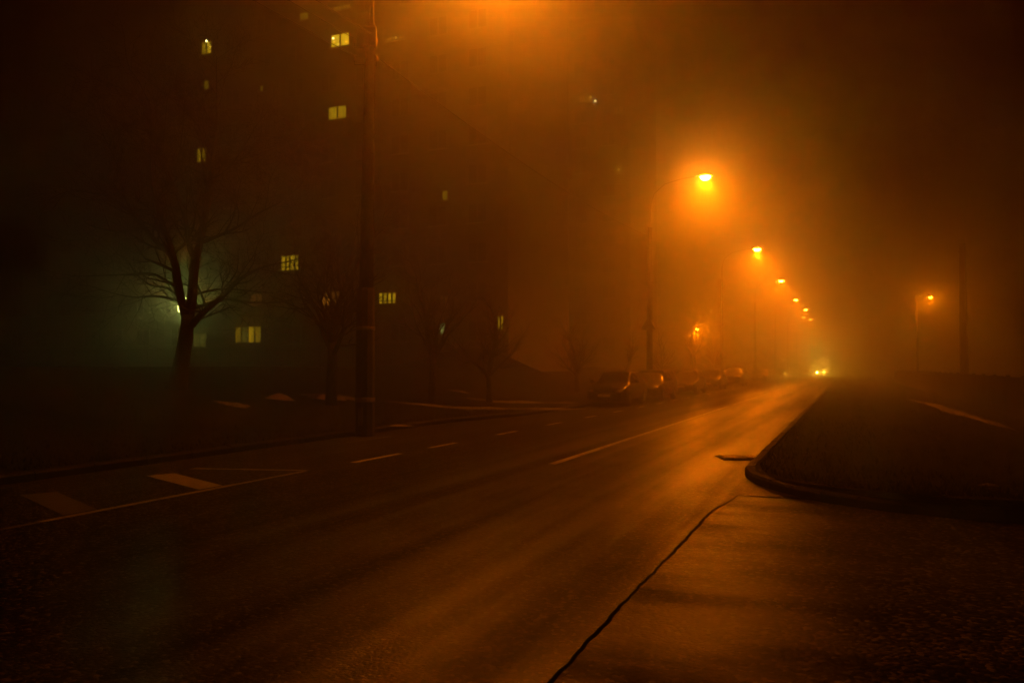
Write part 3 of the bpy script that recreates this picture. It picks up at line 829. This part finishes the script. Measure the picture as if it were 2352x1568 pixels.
# ------------------------------------------------------------------ cars
def lerp(a, b, t): return a + (b - a) * t
STY = {
 'hatch': dict(L=4.05, W=1.70, H=1.47, hood=.92, nose=.70, cowl=-.85, roof0=-.15, roof1=1.35, tail=1.93, tailh=.98, wb=2.5),
 'sedan': dict(L=4.45, W=1.72, H=1.41, hood=.88, nose=.66, cowl=-.75, roof0=-.0, roof1=.95, tail=1.6, tailh=1.0, wb=2.62),
 'estate': dict(L=4.5, W=1.74, H=1.50, hood=.92, nose=.70, cowl=-.85, roof0=-.1, roof1=1.75, tail=2.15, tailh=1.0, wb=2.65),
 'suv': dict(L=4.4, W=1.82, H=1.70, hood=1.08, nose=.85, cowl=-.8, roof0=-.15, roof1=1.6, tail=2.08, tailh=1.1, wb=2.6)}
def make_car(style, paint, lit_lamps=False):
    """front faces -Y, standing on z=0"""
    k = STY[style]; hw = k['W'] / 2; L = k['L']; f = -L / 2; e = L / 2
    t = empty('parked_car')
    belt = lambda y: lerp(k['hood'], k['tailh'], sm((y - k['cowl']) / 2.5))
    # stations: y, half width, z of shoulder/top edge, z of roof line, half width at roof
    st = [(f, hw * .80, k['nose'] - .12, k['nose'] - .08), (f + .10, hw * .93, k['nose'] - .02, k['nose'] + .04), (f + .5, hw * .985, k['nose'] + .10, k['nose'] + .17),
          (k['cowl'] - .12, hw, k['hood'] - .05, k['hood'] + .03), (k['cowl'], hw, k['hood'] - .03, k['hood'] + .07),
          (k['roof0'], hw, belt(k['roof0']), k['H'] - .03), (lerp(k['roof0'], k['roof1'], .4), hw, belt(.4), k['H']), (k['roof1'], hw, belt(k['roof1']), k['H'] - .05),
          (k['tail'], hw * .985, k['tailh'], k['tailh'] + .06), (min(e - .05, k['tail'] + .1), hw * .97, k['tailh'] - .06, k['tailh'] - .0),
          (e - .04, hw * .93, k['tailh'] - .1, k['tailh'] - .05), (e, hw * .82, k['tailh'] - .2, k['tailh'] - .16)]
    mb = MB(); rings = []
    for (y, w, zs, zr) in st:
        cab = (zr - zs) / (k['H'] - k['hood'])          # 0 on hood, 1 at roof
        wr = lerp(w * .86, hw * .70, max(0, min(1, cab)))
        rg = [(0, y, .2), (w * .9, y, .2), (w * .985, y, .34), (w, y, lerp(.34, zs, .55)), (w * .97, y, zs), (lerp(w * .93, wr, .35) if cab > .3 else w * .9, y, lerp(zs, zr, .35)), (wr, y, zr - .035), (wr * .72, y, zr), (0, y, zr + .02)]
        full = rg + [(-x, yy, z) for x, yy, z in reversed(rg[1:-1])]
        rings.append(full)
    n = len(rings[0])
    for rg in rings: mb.v += rg
    for i in range(len(rings) - 1):
        for j in range(n):
            a = i * n + j; b = i * n + (j + 1) % n
            mb.f.append((a, b, b + n, a + n))
    mb.f.append(tuple(range(n))); mb.f.append(tuple(reversed([(len(rings) - 1) * n + j for j in range(n)])))
    mb.build('body', paint, t, smooth=True, sub=2)
    def pt(i, j): return Vector(rings[i][j])
    def panel(name, c, ins, off, m=M['carglass']):
        c = [Vector(p) for p in c]; mid = sum(c, Vector()) / 4
        nrm = (c[1] - c[0]).cross(c[3] - c[0]).normalized()
        q = [mid + (p - mid) * ins + nrm * off for p in c]
        g = 4; vs = []; fs = []
        for a in range(g + 1):
            for b in range(g + 1):
                u, v = a / g, b / g
                p = (q[0] * (1 - u) + q[1] * u) * (1 - v) + (q[3] * (1 - u) + q[2] * u) * v
                vs.append(p)
        for a in range(g):
            for b in range(g): i = a * (g + 1) + b; fs.append((i, i + g + 1, i + g + 2, i + 1))
        return MB().add(vs, fs).build(name, m, t, smooth=True)
    J = n - 6
    panel('windscreen', [pt(4, n - 6), pt(4, 6), pt(5, 6), pt(5, n - 6)], .96, .0)
    panel('rear_window', [pt(8, 6), pt(8, n - 6), pt(7, n - 6), pt(7, 6)], .84, .0)
    for sgn in (1, -1):
        jA, jB = (4, 6) if sgn > 0 else (n - 4, n - 6)
        c0 = [pt(4, jA).lerp(pt(5, jA), .55), pt(6, jA), pt(6, jB), pt(5, jB)]
        c1 = [pt(6, jA), pt(7, jA).lerp(pt(8, jA), .35), pt(7, jB), pt(6, jB)]
        if sgn < 0: c0 = [c0[1], c0[0], c0[3], c0[2]]; c1 = [c1[1], c1[0], c1[3], c1[2]]
        panel('side_window', c0, .84, .012); panel('side_window', c1, .84, .012)
    # nose
    zn = k['nose']
    for sx in (-1, 1):
        hl = MB().lathe([(.02, -.09), (.10, -.07), (.15, -.01), (.15, .05)], 12, (sx * hw * .70, f + .10, zn - .085), axis='Y', sx=1.25, sy=.66)
        hl.build('headlight', M['lens_car'] if lit_lamps else M['reflector'], t, smooth=True)
        MB().box((sx * hw * .78, e - .01, k['tailh'] - .24), (.2, .06, .2)).build('tail_light', TAIL, t, bevel=.02)
        m_ = MB().lathe([(.03, -.1), (.085, -.07), (.1, 0), (.085, .07), (.03, .1)], 10, (sx * (hw + .12), k['cowl'] + .28, k['hood'] + .10), axis='X', sx=.8, sy=.75)
        m_.tube([(sx * hw * .95, k['cowl'] + .28, k['hood'] + .04), (sx * (hw + .1), k['cowl'] + .28, k['hood'] + .08)], .025, 6)
        m_.build('mirror', M['plastic'], t, smooth=True)
    MB().box((0, f - .0, .46), (hw * 1.72, .12, .22)).build('bumper', paint if style in ('sedan', 'suv') else M['plastic'], t, bevel=.05)
    MB().box((0, e - .0, .46), (hw * 1.72, .12, .24)).build('bumper', M['plastic'], t, bevel=.05)
    g = MB()
    for q_ in range(4): g.box((0, f - .005 + .004 * q_, zn - .14 + .035 * q_), (hw * .75, .05, .014))
    g.build('grille', M['rim'], t)
    MB().box((0, f - .066, .47), (.52, .012, .112)).build('licence_plate', M['plate'], t)
    ax0 = f + .80; ax1 = ax0 + k['wb']
    for y in (ax0, ax1):
        for sx in (-1, 1):
            wh = MB().lathe([(.2, -.09), (.29, -.1), (.31, -.06), (.31, .06), (.29, .1), (.2, .09)], 20, (sx * (hw - .09), y, .31), axis='X').build('wheel', M['tyre'], t, smooth=True)
            rm = MB().lathe([(.02, .0), (.19, .01), (.205, .04)] if sx < 0 else [(.205, -.04), (.19, -.01), (.02, .0)], 14, (sx * (hw + .012), y, .31), axis='X')
            rm.build('rim', M['rim'], wh)
            MB().lathe([(.30, -.02), (.36, -.01), (.375, .01), (.3, .02)], 20, (sx * (hw - .02), y, .33), axis='X').build('wheel_arch', M['plastic'], t, smooth=True)
    return t
TAIL = mat('tail_lens', (.25, .01, .008), .2, noise=(30, .2), coat=1.0)
cars = [('hatch', (0.012, 0.012, 0.014), 1345, 1440, 935.5, 'first parked car, dark hatchback with a pale licence plate nearest the camera'),
        ('estate', (0.09, 0.088, 0.085), None, 1506, 919.5, 'second parked car, taller grey car close behind the nearest hatchback'),
        ('sedan', (0.17, 0.165, 0.155), None, 1600, 904.5, 'third parked car, lighter sedan after a gap behind the tall grey one'),
        ('hatch', (0.06, 0.06, 0.07), None, 1657, 893, 'fourth parked car, low and hazy right behind the lighter sedan'),
        ('suv', (0.017, 0.019, 0.017), None, 1705, 884, 'fifth parked car, tall hazy off-roader with one bright glint'),
        ('sedan', (0.055, 0.055, 0.055), None, 1765, 872, 'sixth parked car, barely visible with two glinting lamps'),
        ('hatch', (0.110, 0.099, 0.088), None, 1808, 865, 'last parked car, only a faint glint in the fog')]
fronts = [31.4, 37.3, 47.0, 57.0, 68.5, 92.5, 115.0]
for (sty, col, xl, xr, yb, lb), s in zip(cars, fronts):
    c = make_car(sty, car_paint('car_paint_%d' % int(s), col))
    k = STY[sty]
    c.location = (-9.12 + random.Random(int(s)).uniform(-.08, .08), s + k['L'] / 2, .012)
    tag(c, lb, 'car', 'cars parked along the far kerb')
oc = make_car('sedan', car_paint('car_paint_oncoming', (.05, .05, .06)), True)
q = on_z(1885, 855.5, .58)
oc.name = 'oncoming_car'; oc.location = (q.x, q.y + 2.2, .03); tag(oc, 'oncoming car far down the road with both headlights on', 'car')
for sx in (-1, 1):
    add_light('bulb', 'SPOT', (sx * .6, -2.4, .58), 2600, (1.0, .5, .02), oc, .06, 70, .9, (R_(-88), 0, 0))

# ------------------------------------------------------------------ fog
hz = MB().box((0, 165, 22.3), (480, 540, 46.8))
fog = bpy.data.materials.new('fog'); fog.use_nodes = True
N = fog.node_tree.nodes; N.remove(N['Principled BSDF'])
pv = N.new('ShaderNodeVolumePrincipled'); pv.inputs['Color'].default_value = (.86, .86, .86, 1)
pv.inputs['Density'].default_value = .0205; pv.inputs['Anisotropy'].default_value = .86
fog.node_tree.links.new(pv.outputs[0], N['Material Output'].inputs['Volume'])
tag(hz.build('haze', fog), kind='stuff')

# ------------------------------------------------------------------ night sky
wd = bpy.data.worlds.new('World'); S.world = wd; wd.use_nodes = True
N = wd.node_tree.nodes; bg = N['Background']
sky = N.new('ShaderNodeTexSky'); sky.sky_type = 'NISHITA'; sky.sun_disc = False; sky.sun_elevation = R_(-8); sky.sun_rotation = R_(200)
mx = N.new('ShaderNodeMixRGB'); mx.blend_type = 'ADD'; mx.inputs[0].default_value = 1.0
mx.inputs[2].default_value = (.24, .0, .0, 1)      # red fill added to the sky to lift the blacks
sc_ = N.new('ShaderNodeMixRGB'); sc_.blend_type = 'MULTIPLY'; sc_.inputs[0].default_value = 1.0; sc_.inputs[2].default_value = (.2, .05, .02, 1)
wd.node_tree.links.new(sky.outputs[0], sc_.inputs[1]); wd.node_tree.links.new(sc_.outputs[0], mx.inputs[1]); wd.node_tree.links.new(mx.outputs[0], bg.inputs['Color'])
bg.inputs['Strength'].default_value = .05

# ------------------------------------------------------------------ camera and render
cd = bpy.data.cameras.new('camera'); cam = bpy.data.objects.new('camera', cd); COL.objects.link(cam)
cd.sensor_width = 36; cd.lens = 36 * F_ / 2352; cd.clip_end = 2000; cd.clip_start = .05
cam.matrix_world = Matrix((
    (RT.x, UP.x, -FW.x, CAM.x), (RT.y, UP.y, -FW.y, CAM.y), (RT.z, UP.z, -FW.z, CAM.z), (0, 0, 0, 1)))
S.camera = cam
S.render.engine = 'CYCLES'
cy = S.cycles
cy.use_denoising = True
try: cy.denoiser = 'OPENIMAGEDENOISE'; cy.denoising_input_passes = 'RGB_ALBEDO_NORMAL'
except Exception: pass
cy.max_bounces = 6; cy.diffuse_bounces = 2; cy.glossy_bounces = 3; cy.volume_bounces = 0; cy.transmission_bounces = 2
cy.sample_clamp_indirect = 0.6
cy.use_adaptive_sampling = False
vs_ = S.view_settings; vs_.view_transform = 'Standard'; vs_.look = 'None'; vs_.gamma = 1.0; vs_.exposure = 0.0
